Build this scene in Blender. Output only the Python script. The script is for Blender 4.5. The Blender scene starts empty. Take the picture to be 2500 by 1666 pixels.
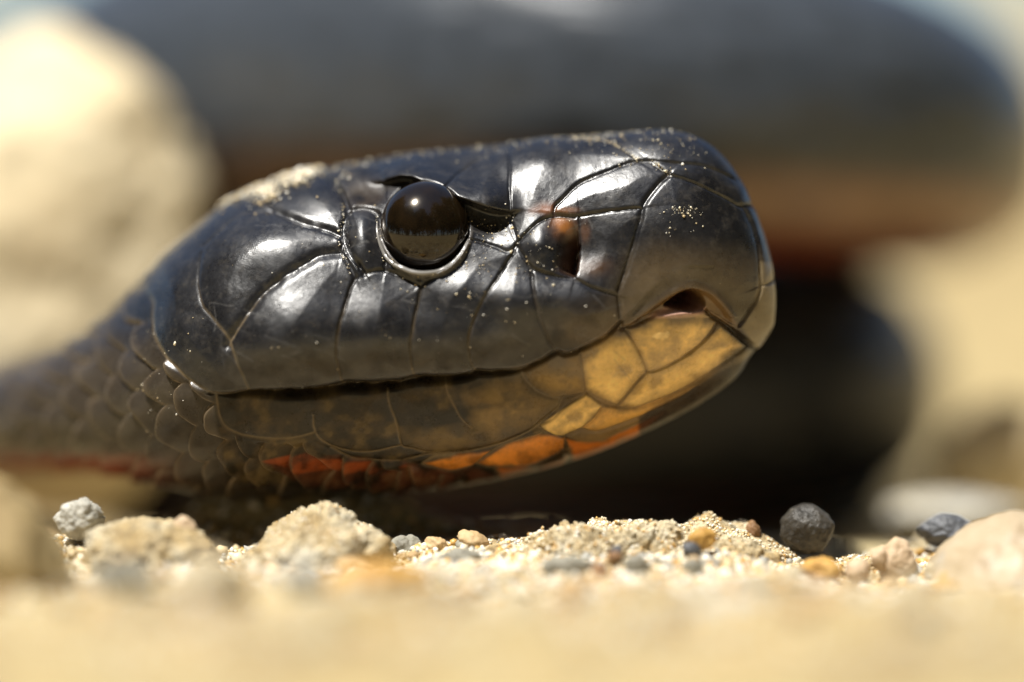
import bpy, math, random
import numpy as np
from mathutils import Vector, Matrix, noise as mnoise

random.seed(7); rng = np.random.default_rng(7)
MM = 0.001
scene = bpy.context.scene

# ------------------------------------------------------------------ camera
# macro view: camera 17.5 mm above the sand, 262 mm from the plane of focus
CAM_D, CAM_Z, SC, HOR = 262.0, 17.5, 42.0, 555.0      # mm, mm, photo px per mm in the focal plane, horizon row
cam_data = bpy.data.cameras.new('camera'); cam = bpy.data.objects.new('camera', cam_data)
scene.collection.objects.link(cam); scene.camera = cam
cam.location = (0, -CAM_D*MM, CAM_Z*MM); cam.rotation_euler = (math.pi/2, 0, 0)
cam_data.sensor_width = 36.0
cam_data.lens = 36.0*CAM_D/(2500.0/SC)
cam_data.shift_y = -(833.0-HOR)/2500.0
cam_data.clip_start = 0.01; cam_data.clip_end = 500.0
cam_data.dof.use_dof = True
cam_data.dof.focus_distance = (CAM_D+0.5)*MM
cam_data.dof.aperture_fstop = cam_data.lens/23.0      # 23 mm wide entrance pupil
cam_data.dof.aperture_blades = 0

# ------------------------------------------------------------------ world, sun, exposure
SUN_EL, SUN_AZ = math.radians(66), math.radians(50)   # azimuth: to the viewer's left of the camera axis, behind the camera
to_sun = Vector((-math.sin(SUN_AZ)*math.cos(SUN_EL), -math.cos(SUN_AZ)*math.cos(SUN_EL), math.sin(SUN_EL)))
world = bpy.data.worlds.new('World'); scene.world = world; world.use_nodes = True
wn = world.node_tree; wn.nodes.clear()
sky = wn.nodes.new('ShaderNodeTexSky'); sky.sky_type = 'NISHITA'; sky.sun_disc = False
sky.sun_elevation = SUN_EL; sky.dust_density = 0.4; sky.ozone_density = 2.0
sky.sun_rotation = math.atan2(to_sun.x, to_sun.y)
bg = wn.nodes.new('ShaderNodeBackground'); bg.inputs['Strength'].default_value = 0.06
wo = wn.nodes.new('ShaderNodeOutputWorld')
wn.links.new(sky.outputs[0], bg.inputs[0]); wn.links.new(bg.outputs[0], wo.inputs[0])
sun_data = bpy.data.lights.new('sun', 'SUN'); sun_data.energy = 5.0; sun_data.angle = math.radians(0.53)
sun_data.color = (1.0, 0.965, 0.90)
sun = bpy.data.objects.new('sun', sun_data); scene.collection.objects.link(sun)
sun.rotation_euler = to_sun.to_track_quat('Z', 'Y').to_euler()
scene.view_settings.view_transform = 'Standard'; scene.view_settings.look = 'None'
scene.view_settings.exposure = 0.82; scene.view_settings.gamma = 1.0
scene.view_settings.use_curve_mapping = False
scene.render.engine = 'CYCLES'
scene.cycles.use_denoising = True
scene.cycles.max_bounces = 8; scene.cycles.glossy_bounces = 4; scene.cycles.diffuse_bounces = 4
scene.cycles.sample_clamp_indirect = 8.0

# ------------------------------------------------------------------ helpers
def at(px, py, Y):
    """photo pixel + depth (mm behind the focal plane) -> point in mm"""
    s = (Y+CAM_D)/(SC*CAM_D)
    return np.array([(px-1250.0)*s, Y, CAM_Z-(py-HOR)*s])

def to_px(P):
    s = SC*CAM_D/(P[..., 1]+CAM_D)
    return 1250.0+P[..., 0]*s, HOR-(P[..., 2]-CAM_Z)*s

_perm = np.random.default_rng(3).random((64, 64, 64))
def vnoise(x, y, z=0.0):
    x = np.asarray(x, float); y = np.asarray(y, float); z = np.zeros_like(x)+z
    xi, yi, zi = np.floor(x).astype(int), np.floor(y).astype(int), np.floor(z).astype(int)
    fx, fy, fz = x-xi, y-yi, z-zi
    fx, fy, fz = [f*f*f*(f*(f*6-15)+10) for f in (fx, fy, fz)]
    r = 0
    for a in (0, 1):
        for b in (0, 1):
            for c in (0, 1):
                w = (fx if a else 1-fx)*(fy if b else 1-fy)*(fz if c else 1-fz)
                r = r+w*_perm[(xi+a) & 63, (yi+b) & 63, (zi+c) & 63]
    return r*2-1
def fbm(x, y, z=0.0, o=4, g=0.5):
    r, a, f = 0, 1.0, 1.0
    for k in range(o):
        r = r+a*vnoise(x*f+17.3*k, y*f+9.1*k, np.asarray(z)*f+5.7*k); a *= g; f *= 2.03
    return r
def sstep(a, b, x):
    t = np.clip((x-a)/(b-a), 0, 1); return t*t*(3-2*t)

def mesh_np(name, V, F, smooth=True):
    """V in mm (n,3), F (m,k) int"""
    me = bpy.data.meshes.new(name)
    V = np.asarray(V, np.float32)*MM; F = np.asarray(F, np.int32); k = F.shape[1]
    me.vertices.add(len(V)); me.vertices.foreach_set('co', V.ravel())
    me.loops.add(F.size); me.loops.foreach_set('vertex_index', F.ravel())
    me.polygons.add(len(F)); me.polygons.foreach_set('loop_start', np.arange(0, F.size, k, dtype=np.int32))
    if smooth: me.polygons.foreach_set('use_smooth', np.ones(len(F), bool))
    me.update(calc_edges=True); me.validate()
    return me
def link(name, me, mat=None, parent=None):
    o = bpy.data.objects.new(name, me); scene.collection.objects.link(o)
    if mat is not None and not me.materials: me.materials.append(mat)
    if parent is not None: o.parent = parent
    return o
def tag(o, label, cat, group=None, kind=None):
    o['label'] = label
    if cat: o['category'] = cat
    if group: o['group'] = group
    if kind: o['kind'] = kind
    return o

def catmull(P, n):
    """smooth open polyline, n samples per span"""
    P = np.asarray(P, float)
    if len(P) < 3: 
        t = np.linspace(0, 1, n*(len(P)-1)+1)[:, None]; return P[0]*(1-t)+P[-1]*t
    Q = np.vstack([2*P[0]-P[1], P, 2*P[-1]-P[-2]]); out = []
    for i in range(1, len(Q)-2):
        t = np.linspace(0, 1, n, endpoint=False)[:, None]
        p0, p1, p2, p3 = Q[i-1], Q[i], Q[i+1], Q[i+2]
        out.append(0.5*((2*p1)+(-p0+p2)*t+(2*p0-5*p1+4*p2-p3)*t*t+(-p0+3*p1-3*p2+p3)*t**3))
    out.append(P[-1:]); return np.vstack(out)
def resample(P, n):
    d = np.r_[0, np.cumsum(np.linalg.norm(np.diff(P, axis=0), axis=1))]
    s = np.linspace(0, d[-1], n)
    return np.stack([np.interp(s, d, P[:, k]) for k in range(P.shape[1])], 1)

# ------------------------------------------------------------------ materials
def new_mat(name):
    m = bpy.data.materials.new(name); m.use_nodes = True
    nt = m.node_tree; b = nt.nodes['Principled BSDF']; return m, nt, b
def N(nt, typ, **kw):
    n = nt.nodes.new(typ)
    for k, v in kw.items():
        if k.startswith('i_'): n.inputs[k[2:].replace('_', ' ')].default_value = v
        else: setattr(n, k, v)
    return n
def ramp(nt, fac, stops):
    r = nt.nodes.new('ShaderNodeValToRGB'); e = r.color_ramp.elements
    while len(e) < len(stops): e.new(0.5)
    for el, (p, c) in zip(e, stops): el.position = p; el.color = (*c, 1)
    nt.links.new(fac, r.inputs[0]); return r.outputs[0]
def obj_coords(nt):
    return nt.nodes.new('ShaderNodeTexCoord').outputs['Object']
def noise_tex(nt, vec, scale, detail=6, rough=0.55):
    n = N(nt, 'ShaderNodeTexNoise'); n.inputs['Scale'].default_value = scale
    n.inputs['Detail'].default_value = detail; n.inputs['Roughness'].default_value = rough
    nt.links.new(vec, n.inputs['Vector']); return n.outputs['Fac']
def mix_rgb(nt, fac, a, b, mode='MIX'):
    m = N(nt, 'ShaderNodeMix', data_type='RGBA', blend_type=mode)
    for s, v in ((m.inputs[0], fac), (m.inputs[6], a), (m.inputs[7], b)):
        if hasattr(v, 'is_linked'): nt.links.new(v, s)
        elif isinstance(v, (int, float)): s.default_value = v
        else: s.default_value = (*v, 1)
    return m.outputs[2]
def math_n(nt, op, a, b=0.0):
    m = N(nt, 'ShaderNodeMath', operation=op)
    for s, v in ((m.inputs[0], a), (m.inputs[1], b)):
        if hasattr(v, 'is_linked'): nt.links.new(v, s)
        else: s.default_value = v
    return m.outputs[0]
def bump(nt, b, hgt, dist_mm, strength=1.0, chain=None):
    n = N(nt, 'ShaderNodeBump'); n.inputs['Distance'].default_value = dist_mm*MM; n.inputs['Strength'].default_value = strength
    nt.links.new(hgt, n.inputs['Height'])
    if chain is not None: nt.links.new(chain, n.inputs['Normal'])
    if b is not None: nt.links.new(n.outputs[0], b.inputs['Normal'])
    return n.outputs[0]

def stone_mat(name, dark, mid, light, scale=500, rough=0.75, bump_mm=0.12, spec=0.4, glitter=False):
    m, nt, b = new_mat(name); v = obj_coords(nt)
    n1 = noise_tex(nt, v, scale, 8, 0.65)
    c = ramp(nt, n1, [(0.30, dark), (0.5, mid), (0.68, light)])
    n2 = noise_tex(nt, v, scale*7, 4, 0.7)
    c2 = mix_rgb(nt, math_n(nt, 'MULTIPLY', n2, 0.55), c, [k*0.45 for k in mid])
    nt.links.new(c2, b.inputs['Base Color']); b.inputs['Roughness'].default_value = rough
    b.inputs['Specular IOR Level'].default_value = spec
    ch = bump(nt, None, n1, bump_mm*2.0, 0.5)
    bump(nt, b, n2, bump_mm, 0.6, ch)
    if glitter: b.inputs['Roughness'].default_value = 0.5
    return m

M_SAND, nt, b = new_mat('sand'); v = obj_coords(nt)
n1 = noise_tex(nt, v, 105, 5, 0.5); n2 = noise_tex(nt, v, 2200, 4, 0.7); n3 = noise_tex(nt, v, 420, 5, 0.6)
c = ramp(nt, n1, [(0.34, (0.10, 0.068, 0.028)), (0.46, (0.26, 0.195, 0.082)), (0.56, (0.35, 0.275, 0.125)), (0.68, (0.46, 0.38, 0.195))])
c = mix_rgb(nt, math_n(nt, 'MULTIPLY', n3, 0.35), c, (0.28, 0.19, 0.095))
c = mix_rgb(nt, math_n(nt, 'MULTIPLY', n2, 0.3), c, (0.50, 0.42, 0.27))
nt.links.new(c, b.inputs['Base Color']); b.inputs['Roughness'].default_value = 0.9
b.inputs['Specular IOR Level'].default_value = 0.25
ch = bump(nt, None, n3, 0.5, 0.5); bump(nt, b, n2, 0.15, 0.7, ch)

M_PALE = stone_mat('pale_stone', (0.30, 0.235, 0.14), (0.52, 0.44, 0.29), (0.66, 0.59, 0.44), 420)
M_CRUST = stone_mat('crusted_stone', (0.24, 0.18, 0.09), (0.52, 0.44, 0.26), (0.78, 0.72, 0.54), 700, 0.6, 0.25, 0.5)
M_SUGAR, nt, b = new_mat('sugary_stone'); v = obj_coords(nt)
n1 = noise_tex(nt, v, 330, 8, 0.7); n2 = noise_tex(nt, v, 3600, 5, 0.75); n3 = noise_tex(nt, v, 700, 4, 0.6)
c = ramp(nt, n1, [(0.28, (0.22, 0.15, 0.07)), (0.42, (0.50, 0.36, 0.16)), (0.54, (0.66, 0.56, 0.36)), (0.68, (0.80, 0.75, 0.60))])
c = mix_rgb(nt, ramp(nt, n3, [(0.55, (0, 0, 0)), (0.7, (0.7, 0.7, 0.7))]), c, (0.30, 0.28, 0.21))
c = mix_rgb(nt, ramp(nt, n2, [(0.42, (0.6, 0.6, 0.6)), (0.55, (0, 0, 0))]), c, (0.24, 0.18, 0.10))
nt.links.new(c, b.inputs['Base Color']); b.inputs['Roughness'].default_value = 0.55
ch = bump(nt, None, n1, 0.4, 0.5); bump(nt, b, n2, 0.25, 0.9, ch)
M_STAIN, nt, b = new_mat('stained_stone'); v = obj_coords(nt)
n1 = noise_tex(nt, v, 260, 6, 0.6); n2 = noise_tex(nt, v, 2500, 4, 0.7)
c = ramp(nt, n1, [(0.3, (0.24, 0.17, 0.095)), (0.5, (0.36, 0.28, 0.175)), (0.7, (0.43, 0.36, 0.25))])
c = mix_rgb(nt, ramp(nt, noise_tex(nt, v, 190, 3, 0.5), [(0.52, (0, 0, 0)), (0.64, (0.85, 0.85, 0.85))]), c, (0.19, 0.205, 0.21))
nt.links.new(c, b.inputs['Base Color']); b.inputs['Roughness'].default_value = 0.5
bump(nt, b, n2, 0.06, 0.6)
M_BLEACH = stone_mat('bleached_stone', (0.70, 0.55, 0.33), (0.82, 0.69, 0.45), (0.86, 0.77, 0.57), 120, 0.8, 0.1)
M_OCHRE = stone_mat('ochre_stone', (0.34, 0.17, 0.035), (0.55, 0.31, 0.07), (0.64, 0.42, 0.15), 500, 0.6)
M_TAN = stone_mat('tan_stone', (0.33, 0.21, 0.10), (0.52, 0.36, 0.18), (0.62, 0.48, 0.28), 350, 0.65)
M_TANB = stone_mat('weathered_tan_stone', (0.22, 0.15, 0.065), (0.40, 0.30, 0.14), (0.50, 0.41, 0.23), 130, 0.7)
M_GREY = stone_mat('grey_stone', (0.17, 0.155, 0.12), (0.31, 0.295, 0.235), (0.46, 0.44, 0.36), 600, 0.6)
M_WHITE = stone_mat('white_stone', (0.22, 0.20, 0.16), (0.52, 0.50, 0.43), (0.74, 0.72, 0.64), 900, 0.65, 0.2)
M_DARK = stone_mat('dark_stone', (0.025, 0.022, 0.018), (0.06, 0.053, 0.042), (0.12, 0.105, 0.08), 500, 0.5, 0.12)
M_SLATE = stone_mat('slate_stone', (0.05, 0.052, 0.055), (0.10, 0.105, 0.115), (0.18, 0.185, 0.2), 500, 0.45)
M_BROWN = stone_mat('brown_stone', (0.14, 0.07, 0.03), (0.26, 0.14, 0.06), (0.38, 0.23, 0.11), 500, 0.6)
M_PEACH = stone_mat('peach_stone', (0.40, 0.27, 0.15), (0.60, 0.45, 0.29), (0.70, 0.57, 0.42), 300, 0.55, 0.06)

# snake skin: colour and gloss from the pigment attribute, fine grain on top
M_SKIN, nt, b = new_mat('snake_skin'); v = obj_coords(nt)
at_n = N(nt, 'ShaderNodeAttribute', attribute_name='pigment')
n1 = noise_tex(nt, v, 5000, 4, 0.65); n2 = noise_tex(nt, v, 14000, 2, 0.7); n3 = noise_tex(nt, v, 500, 5, 0.6)
k = ramp(nt, n3, [(0.3, (0.78, 0.75, 0.72)), (0.62, (1.1, 1.08, 1.06))])
c = mix_rgb(nt, 1.0, at_n.outputs['Color'], k, 'MULTIPLY')
du = ramp(nt, noise_tex(nt, v, 1400, 10, 0.75), [(0.50, (0, 0, 0)), (0.74, (0.09, 0.09, 0.09))])
c = mix_rgb(nt, du, c, (0.34, 0.29, 0.22))
nt.links.new(c, b.inputs['Base Color'])
r = N(nt, 'ShaderNodeMapRange'); r.inputs['From Min'].default_value = 0.3; r.inputs['From Max'].default_value = 0.7
r.inputs['To Min'].default_value = 0.25; r.inputs['To Max'].default_value = 0.38
nt.links.new(n3, r.inputs['Value']); nt.links.new(math_n(nt, 'ADD', r.outputs[0], math_n(nt, 'MULTIPLY', math_n(nt, 'SUBTRACT', n1, 0.5), 0.22)), b.inputs['Roughness'])
b.inputs['Specular IOR Level'].default_value = 0.62
b.inputs['Coat Roughness'].default_value = 0.16
nt.links.new(math_n(nt, 'MULTIPLY', at_n.outputs['Alpha'], 0.60), b.inputs['Specular IOR Level'])
nt.links.new(math_n(nt, 'MULTIPLY', at_n.outputs['Alpha'], 0.13), b.inputs['Coat Weight'])
# body scale relief as fine bump where the mesh carries no drawn plates
sv = N(nt, 'ShaderNodeAttribute', attribute_name='body_relief')
ch = bump(nt, None, sv.outputs['Fac'], 0.8, 1.0)
ch = bump(nt, None, n1, 0.025, 0.2, ch)
bump(nt, b, n2, 0.02, 0.45, ch)

M_EYE, nt, b = new_mat('snake_eye'); v = obj_coords(nt)
n1 = noise_tex(nt, v, 900, 4, 0.6)
nt.links.new(ramp(nt, n1, [(0.3, (0.004, 0.003, 0.002)), (0.7, (0.012, 0.008, 0.004))]), b.inputs['Base Color'])
b.inputs['Roughness'].default_value = 0.16; b.inputs['Specular IOR Level'].default_value = 0.3
b.inputs['Coat Weight'].default_value = 0.75; b.inputs['Coat Roughness'].default_value = 0.03; b.inputs['Coat Tint'].default_value = (0.95, 0.82, 0.66, 1)
n2 = noise_tex(nt, v, 6000, 3, 0.7); bump(nt, b, n2, 0.008, 0.3)

# ------------------------------------------------------------------ ground
def ground_z(x, y):
    x = np.asarray(x, float); y = np.asarray(y, float)
    z = -1.75+0.7*fbm(x/14+3.1, y/14, 0.3, 3)+0.30*fbm(x/3.2, y/3.2, 4.1, 3)
    far = sstep(120, 400, np.hypot(x, y))
    z = z*(1-0.0*far)
    # hollow in which the coils lie
    hol = sstep(12, 24, y)*(1-sstep(105, 150, y))*sstep(-34, -20, x)*(1-sstep(38, 56, x))
    z = z-2.3*hol
    # rise under throat and jaw
    z = z+3.2*np.exp(-np.abs((x+13)/8.5)**2.5-((y-12)/4.5)**2)
    # shallow trough in front of the row of rocks
    z = z-0.9*np.exp(-((y+11)/9)**2)+sstep(10, 26, -y)*(0.9*fbm(x/6+7, y/6, 1.2, 2)-0.9)
    # low ridge that carries the row of rocks
    z = z+0.75*np.exp(-((y-0.5)/3.6)**2)*(0.6+0.6*fbm(x/5+2, y/5, 8.8, 3))
    # dip in front of the snout, beside the crusted rock
    z = z-1.7*np.exp(-((x-19.5)/4.5)**2-((y-2)/9)**2)
    # sandy bank behind, lower towards one end
    h = 48+10*fbm(x/90, y/90, 1.7, 3)-34*(1-sstep(-75, -20, x))*(1-sstep(300, 700, y))
    z = z+h*sstep(130, 330, y)
    z = z+sstep(800, 6000, np.hypot(x, y))*25*fbm(x/2500, y/2500, 2.2, 3)
    return z
def axis(dense_lo, dense_hi, n, far_lo, far_hi, m):
    mid = np.linspace(dense_lo, dense_hi, n); st = mid[1]-mid[0]
    def grow(L):
        r = 1.02
        while st*(r**m-1)/(r-1) < L: r += 0.005
        return st*(r**np.arange(1, m+1)-1)/(r-1)
    return np.r_[dense_lo-grow(dense_lo-far_lo)[::-1], mid, dense_hi+grow(far_hi-dense_hi)]
gx = axis(-46, 50, 250, -120000, 120000, 60); gy = axis(-95, 45, 370, -120000, 200000, 60)
GX, GY = np.meshgrid(gx, gy)
GZ = ground_z(GX, GY)
nx, ny = len(gx), len(gy)
idx = np.arange(nx*ny).reshape(ny, nx)
F = np.stack([idx[:-1, :-1], idx[:-1, 1:], idx[1:, 1:], idx[1:, :-1]], -1).reshape(-1, 4)
g = link('ground', mesh_np('ground', np.stack([GX, GY, GZ], -1).reshape(-1, 3), F), M_SAND)
g['kind'] = 'structure'; g['label'] = 'pale yellow sandy ground rising to a bank behind the coils'

# ------------------------------------------------------------------ the snake
TOP = [(1892,722),(1886,665),(1871,598),(1851,540),(1833,495),(1800,430),(1755,374),(1700,338),(1630,321),(1540,324),(1400,336),(1240,352),
       (1100,366),(980,380),(860,400),(740,425),(650,457),(550,502),(470,562),(400,625),(330,695),(270,760),(215,815),(150,852),(60,874),(-60,892)]
BOT = [(1892,722),(1890,758),(1877,803),(1854,842),(1829,872),(1800,915),(1750,955),(1690,995),(1600,1042),(1500,1086),(1400,1122),(1300,1150),
       (1150,1180),(1000,1198),(850,1208),(700,1213),(550,1213),(450,1198),(350,1172),(270,1156),(200,1150),(100,1148),(0,1150),(-80,1150)]
WID = [(1893,722,840,0.0)]
def by_x(tab, x):   # interpolate a table keyed by falling x
    t = np.array(sorted(tab)); return np.interp(x, t[:, 0], t[:, 1])
HALF = [(-60,4.3),(0,4.3),(100,4.5),(200,5.1),(300,6.4),(400,7.8),(500,8.8),(600,9.3),(750,9.3),(900,8.9),(1050,8.4),(1200,7.7),(1350,7.1),(1500,6.5),(1620,6.05),(1700,5.75),(1770,5.45),(1893,4.9)]
WIDEST = [(-60,1030),(200,1010),(300,980),(400,930),(500,880),(700,845),(1000,825),(1200,800),(1400,755),(1550,700),(1700,675),(1800,690),(1893,722)]
def smooth_tab(tab):
    t = np.array(sorted(tab), float); return catmull(t, 8)
HALF_S, WIDEST_S = smooth_tab(HALF), smooth_tab(WIDEST)
DEPTH = [(-60,33),(0,27),(100,20),(200,15.5),(300,12),(400,10.2),(500,9.4),(700,8.9),(1000,8.0),(1300,6.6),(1600,5.3),(1893,4.2)]
DEPTH_S = smooth_tab(DEPTH)
def tab(S, x): return np.interp(x, S[:, 0], S[:, 1])

topc, botc = catmull(np.array(TOP, float), 12), catmull(np.array(BOT, float), 12)
topc, botc = topc[np.argsort(topc[:, 0], kind='stable')], botc[np.argsort(botc[:, 0], kind='stable')]
# rows along the head, dense and cosine-spaced at the snout tip
n_tip = 60
tipx = 1893-110*(1-np.sin(np.linspace(0, math.pi/2, n_tip)))          # tip .. 1783, fine near the tip
tipx = np.sort(tipx)
rows_x = np.r_[np.arange(-50, tipx[0]-1, 2.3), tipx][::-1]             # from the snout backwards
y_t = np.interp(rows_x, topc[:, 0], topc[:, 1]); y_b = np.interp(rows_x, botc[:, 0], botc[:, 1])
hw = tab(HALF_S, rows_x); yw = np.clip(tab(WIDEST_S, rows_x), y_t+0.15*(y_b-y_t), y_b-0.12*(y_b-y_t)); dep = tab(DEPTH_S, rows_x)
# snout: round end
tip_f = np.clip((1893-rows_x)/390, 0, 1)
hw = hw*np.sqrt(np.clip(1-(1-tip_f)**2.1, 0, 1))
NH = len(rows_x)
NN, NFAR = 400, 130
phi_n = np.linspace(0, math.pi, NN)                                   # near flank, crown -> belly
phi = phi_n

# drawn plate borders, in photo pixels (seen square-on to the flank)
def L(pts, gw=3.4, gd=0.16, step=0.0, sw=26.0, pil=1.0):
    return dict(p=catmull(pts, 5), gw=gw if gw == 'mouth' or gw > 5.5 else gw*0.7, gd=gd, step=step if step else random.choice((-.06, .05, .07)), sw=sw, pil=pil)
LINES = [
 # snout plate
 L([(1633,426),(1610,449),(1587,476),(1571,503),(1566,530),(1556,564),(1545,602),(1533,641),(1518,687),(1510,713),(1514,759),(1518,801)], 6, .26),
 L([(1633,426),(1671,438),(1709,453),(1747,472),(1786,493),(1805,503),(1838,503)], 5, .24),
 L([(1556,392),(1591,393),(1614,394),(1659,398),(1709,403),(1759,419),(1790,436)], 4, .16),
 L([(1591,394),(1610,408),(1633,426)], 4, .16),
 L([(1436,330),(1480,342),(1526,369),(1556,392)], 4, .14),
 L([(1556,392),(1518,403),(1480,419),(1434,438),(1407,453),(1384,476),(1357,503),(1351,522)], 5, .18),
 L([(1351,522),(1403,527),(1449,520),(1499,514),(1562,507)], 4, .2),
 L([(1816,507),(1836,545),(1847,579),(1855,625),(1858,667),(1858,706),(1843,740),(1820,773),(1805,794)], 4, .2, .12),
 L([(1858,700),(1874,694),(1890,683)], 3, .15),
 # nasals
 L([(1261,595),(1296,560),(1327,537),(1357,528),(1403,528)], 5, .22),
 L([(1261,595),(1281,633),(1300,656),(1334,669),(1365,677),(1403,683),(1434,698),(1464,709),(1508,722)], 5, .24),
 L([(1413,530),(1416,587),(1413,637),(1403,678)], 3, .1),
 # upper lip plates
 L([(1298,658),(1300,683),(1305,721),(1315,771),(1327,801),(1342,836),(1359,863)], 4.5, .2),
 L([(1253,615),(1215,680),(1185,725),(1160,775),(1146,820),(1145,865),(1152,890),(1167,914)], 4.5, .2),
 L([(1028,699),(1015,765),(1002,839),(1004,892),(1018,928)], 4.5, .2),
 L([(868,678),(852,715),(840,760),(828,800),(822,850),(824,890),(840,946)], 5, .22),
 L([(890,671),(935,660),(988,680),(1028,699)], 5, .22),
 L([(566,843),(578,885),(595,922),(613,960)], 4, .15),
 L([(1139,583),(1170,588),(1208,601),(1239,614),(1261,600)], 5, .22),
 L([(1261,595),(1253,615)], 5, .22),
 L([(1028,699),(1060,676),(1095,650),(1120,618),(1139,586)], 5, .16),
 # temples
 L([(835,617),(786,624),(761,636),(723,661),(686,686),(649,715),(620,748),(591,789),(566,827),(560,843)], 12, .3),
 L([(835,615),(856,649),(868,678)], 7, .26),
 L([(499,603),(489,648),(485,694),(495,744),(520,777),(553,818),(566,843)], 5, .04, .012),
 L([(499,603),(524,582),(558,553),(587,532),(620,523),(665,518)], 5, .08),
 L([(665,516),(698,528),(732,541),(773,553),(815,566),(839,582),(835,615)], 9, .26),
 L([(786,416),(806,441),(835,470),(846,507),(846,537),(839,575)], 8, .28),
 L([(665,516),(657,487),(648,455)], 6, .18),
 L([(808,433),(833,461),(848,490),(856,514)], 5, .2),
 L([(856,514),(841,542),(838,570),(846,601),(859,629),(877,650),(890,668)], 7, .36),
 L([(856,514),(884,508),(910,512),(925,527),(930,555),(933,581),(935,606),(942,635),(940,659)], 6, .30),
 # brow
 L([(1083,460),(1106,436),(1132,415),(1157,397),(1183,384),(1206,376),(1231,372)], 4, .18),
 L([(1238,352),(1244,376),(1246,415),(1244,453),(1244,479),(1246,517),(1249,542),(1257,568),(1262,594)], 4, .16),
 L([(920,388),(928,415),(938,438),(942,470)], 3.4, .07),
 # mouth
 L([(512,958),(540,962),(575,962),(613,959),(670,961),(726,961),(790,956),(840,945),(890,945),(940,941),(990,934),(1018,926),(1060,928),(1110,924),(1150,917),(1168,910),(1215,910),(1270,903),(1316,884),(1359,861),
    (1380,866),(1415,856),(1449,838),(1480,821),(1499,803),(1516,786)], 'mouth', .8, .26, 38),
 L([(1518,801),(1545,795),(1575,783),(1598,772)], 5, .3, .1, 24),
 L([(1728,762),(1751,779),(1782,799),(1807,822),(1836,846),(1850,862)], 6, .5, .2, 28),
 # lower lip and chin
 L([(1527,804),(1537,817),(1552,842),(1565,868),(1575,888),(1580,906)], 4, .2),
 L([(1580,907),(1603,904),(1641,888),(1680,865),(1705,845),(1736,817),(1752,788)], 4, .2),
 L([(1416,862),(1427,911),(1431,937),(1429,958)], 4, .2),
 L([(1429,958),(1452,975),(1486,992),(1508,994)], 4, .2),
 L([(1580,907),(1554,933),(1529,962),(1508,990)], 4, .16),
 L([(1508,994),(1550,996),(1601,982),(1644,962),(1699,937),(1750,899),(1800,866),(1822,850)], 5, .22),
 L([(1270,900),(1282,928),(1308,954),(1346,971),(1380,971),(1410,963),(1429,958)], 4, .18),
 L([(1089,926),(1091,954),(1108,992),(1129,1026),(1153,1047)], 3.5, .13),
 L([(1374,971),(1363,996),(1325,1030),(1312,1043),(1274,1064),(1206,1090),(1112,1107),(1040,1113),(988,1126)], 6, .24),
 L([(947,954),(951,988),(968,1035),(981,1087),(1012,1096),(1060,1108)], 3.5, .13),
 L([(981,1088),(942,1096),(900,1103),(840,1098),(790,1078),(768,1050),(765,1016)], 3.5, .12),
 L([(526,966),(537,1020),(563,1052),(620,1068),(700,1073),(768,1058)], 3.5, .13, -.08),
 L([(808,1094),(871,1121),(988,1126)], 4, .14),
 L([(1431,963),(1401,980),(1367,1005),(1346,1026),(1314,1041),(1333,1056),(1359,1067),(1389,1062),(1418,1047),(1448,1026),(1469,992)], 4, .17),
 L([(1418,1047),(1452,1054),(1495,1043),(1537,1026),(1580,1009),(1644,982),(1700,945)], 5, .2),
 L([(1159,1135),(1197,1105),(1240,1086),(1325,1060)], 5, .2),
 L([(1380,1073),(1376,1103),(1325,1132),(1274,1145),(1206,1143),(1159,1135)], 6, .22),
 L([(1032,1132),(1061,1118),(1112,1111)], 5, .18),
 L([(1032,1134),(1100,1150),(1159,1135)], 5, .18),
 L([(1380,1073),(1410,1090),(1470,1080),(1540,1050),(1620,1005)], 6, .2),
 L([(1376,1103),(1390,1120),(1400,1130)], 7, .24),
 L([(1206,1143),(1230,1160),(1310,1150)], 6, .2),
 # nape, first free-edged rows
 L([(350,709),(373,738),(371,779),(379,823),(402,868),(429,895),(455,921),(491,944),(520,959)], 5, .10, .04, 30),
]
# raster of the relief over the head, 1.6 px cells
RX0, RX1, RY0, RY1, RS = -80, 1930, 270, 1260, 1.6
rx = np.arange(RX0, RX1, RS); ry = np.arange(RY0, RY1, RS)
RXX, RYY = np.meshgrid(rx, ry)
Dm = np.full(RXX.shape, 160.0); Gv = np.zeros(RXX.shape); Sp = np.zeros(RXX.shape); Sm = np.zeros(RXX.shape)
def seg_dist(X, Y, a, b):
    d = b-a; l2 = (d**2).sum()+1e-9
    t = np.clip(((X-a[0])*d[0]+(Y-a[1])*d[1])/l2, 0, 1)
    ex, ey = X-a[0]-t*d[0], Y-a[1]-t*d[1]
    return np.hypot(ex, ey), np.sign(d[0]*(Y-a[1])-d[1]*(X-a[0]))
wob = 0.9*fbm(RXX/30, RYY/30, 0.5, 3), 0.9*fbm(RXX/30, RYY/30, 7.5, 3)
gvar = np.clip(1.0+0.3*fbm(RXX/35, RYY/35, 9.5, 3), .6, 1.4)
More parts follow.
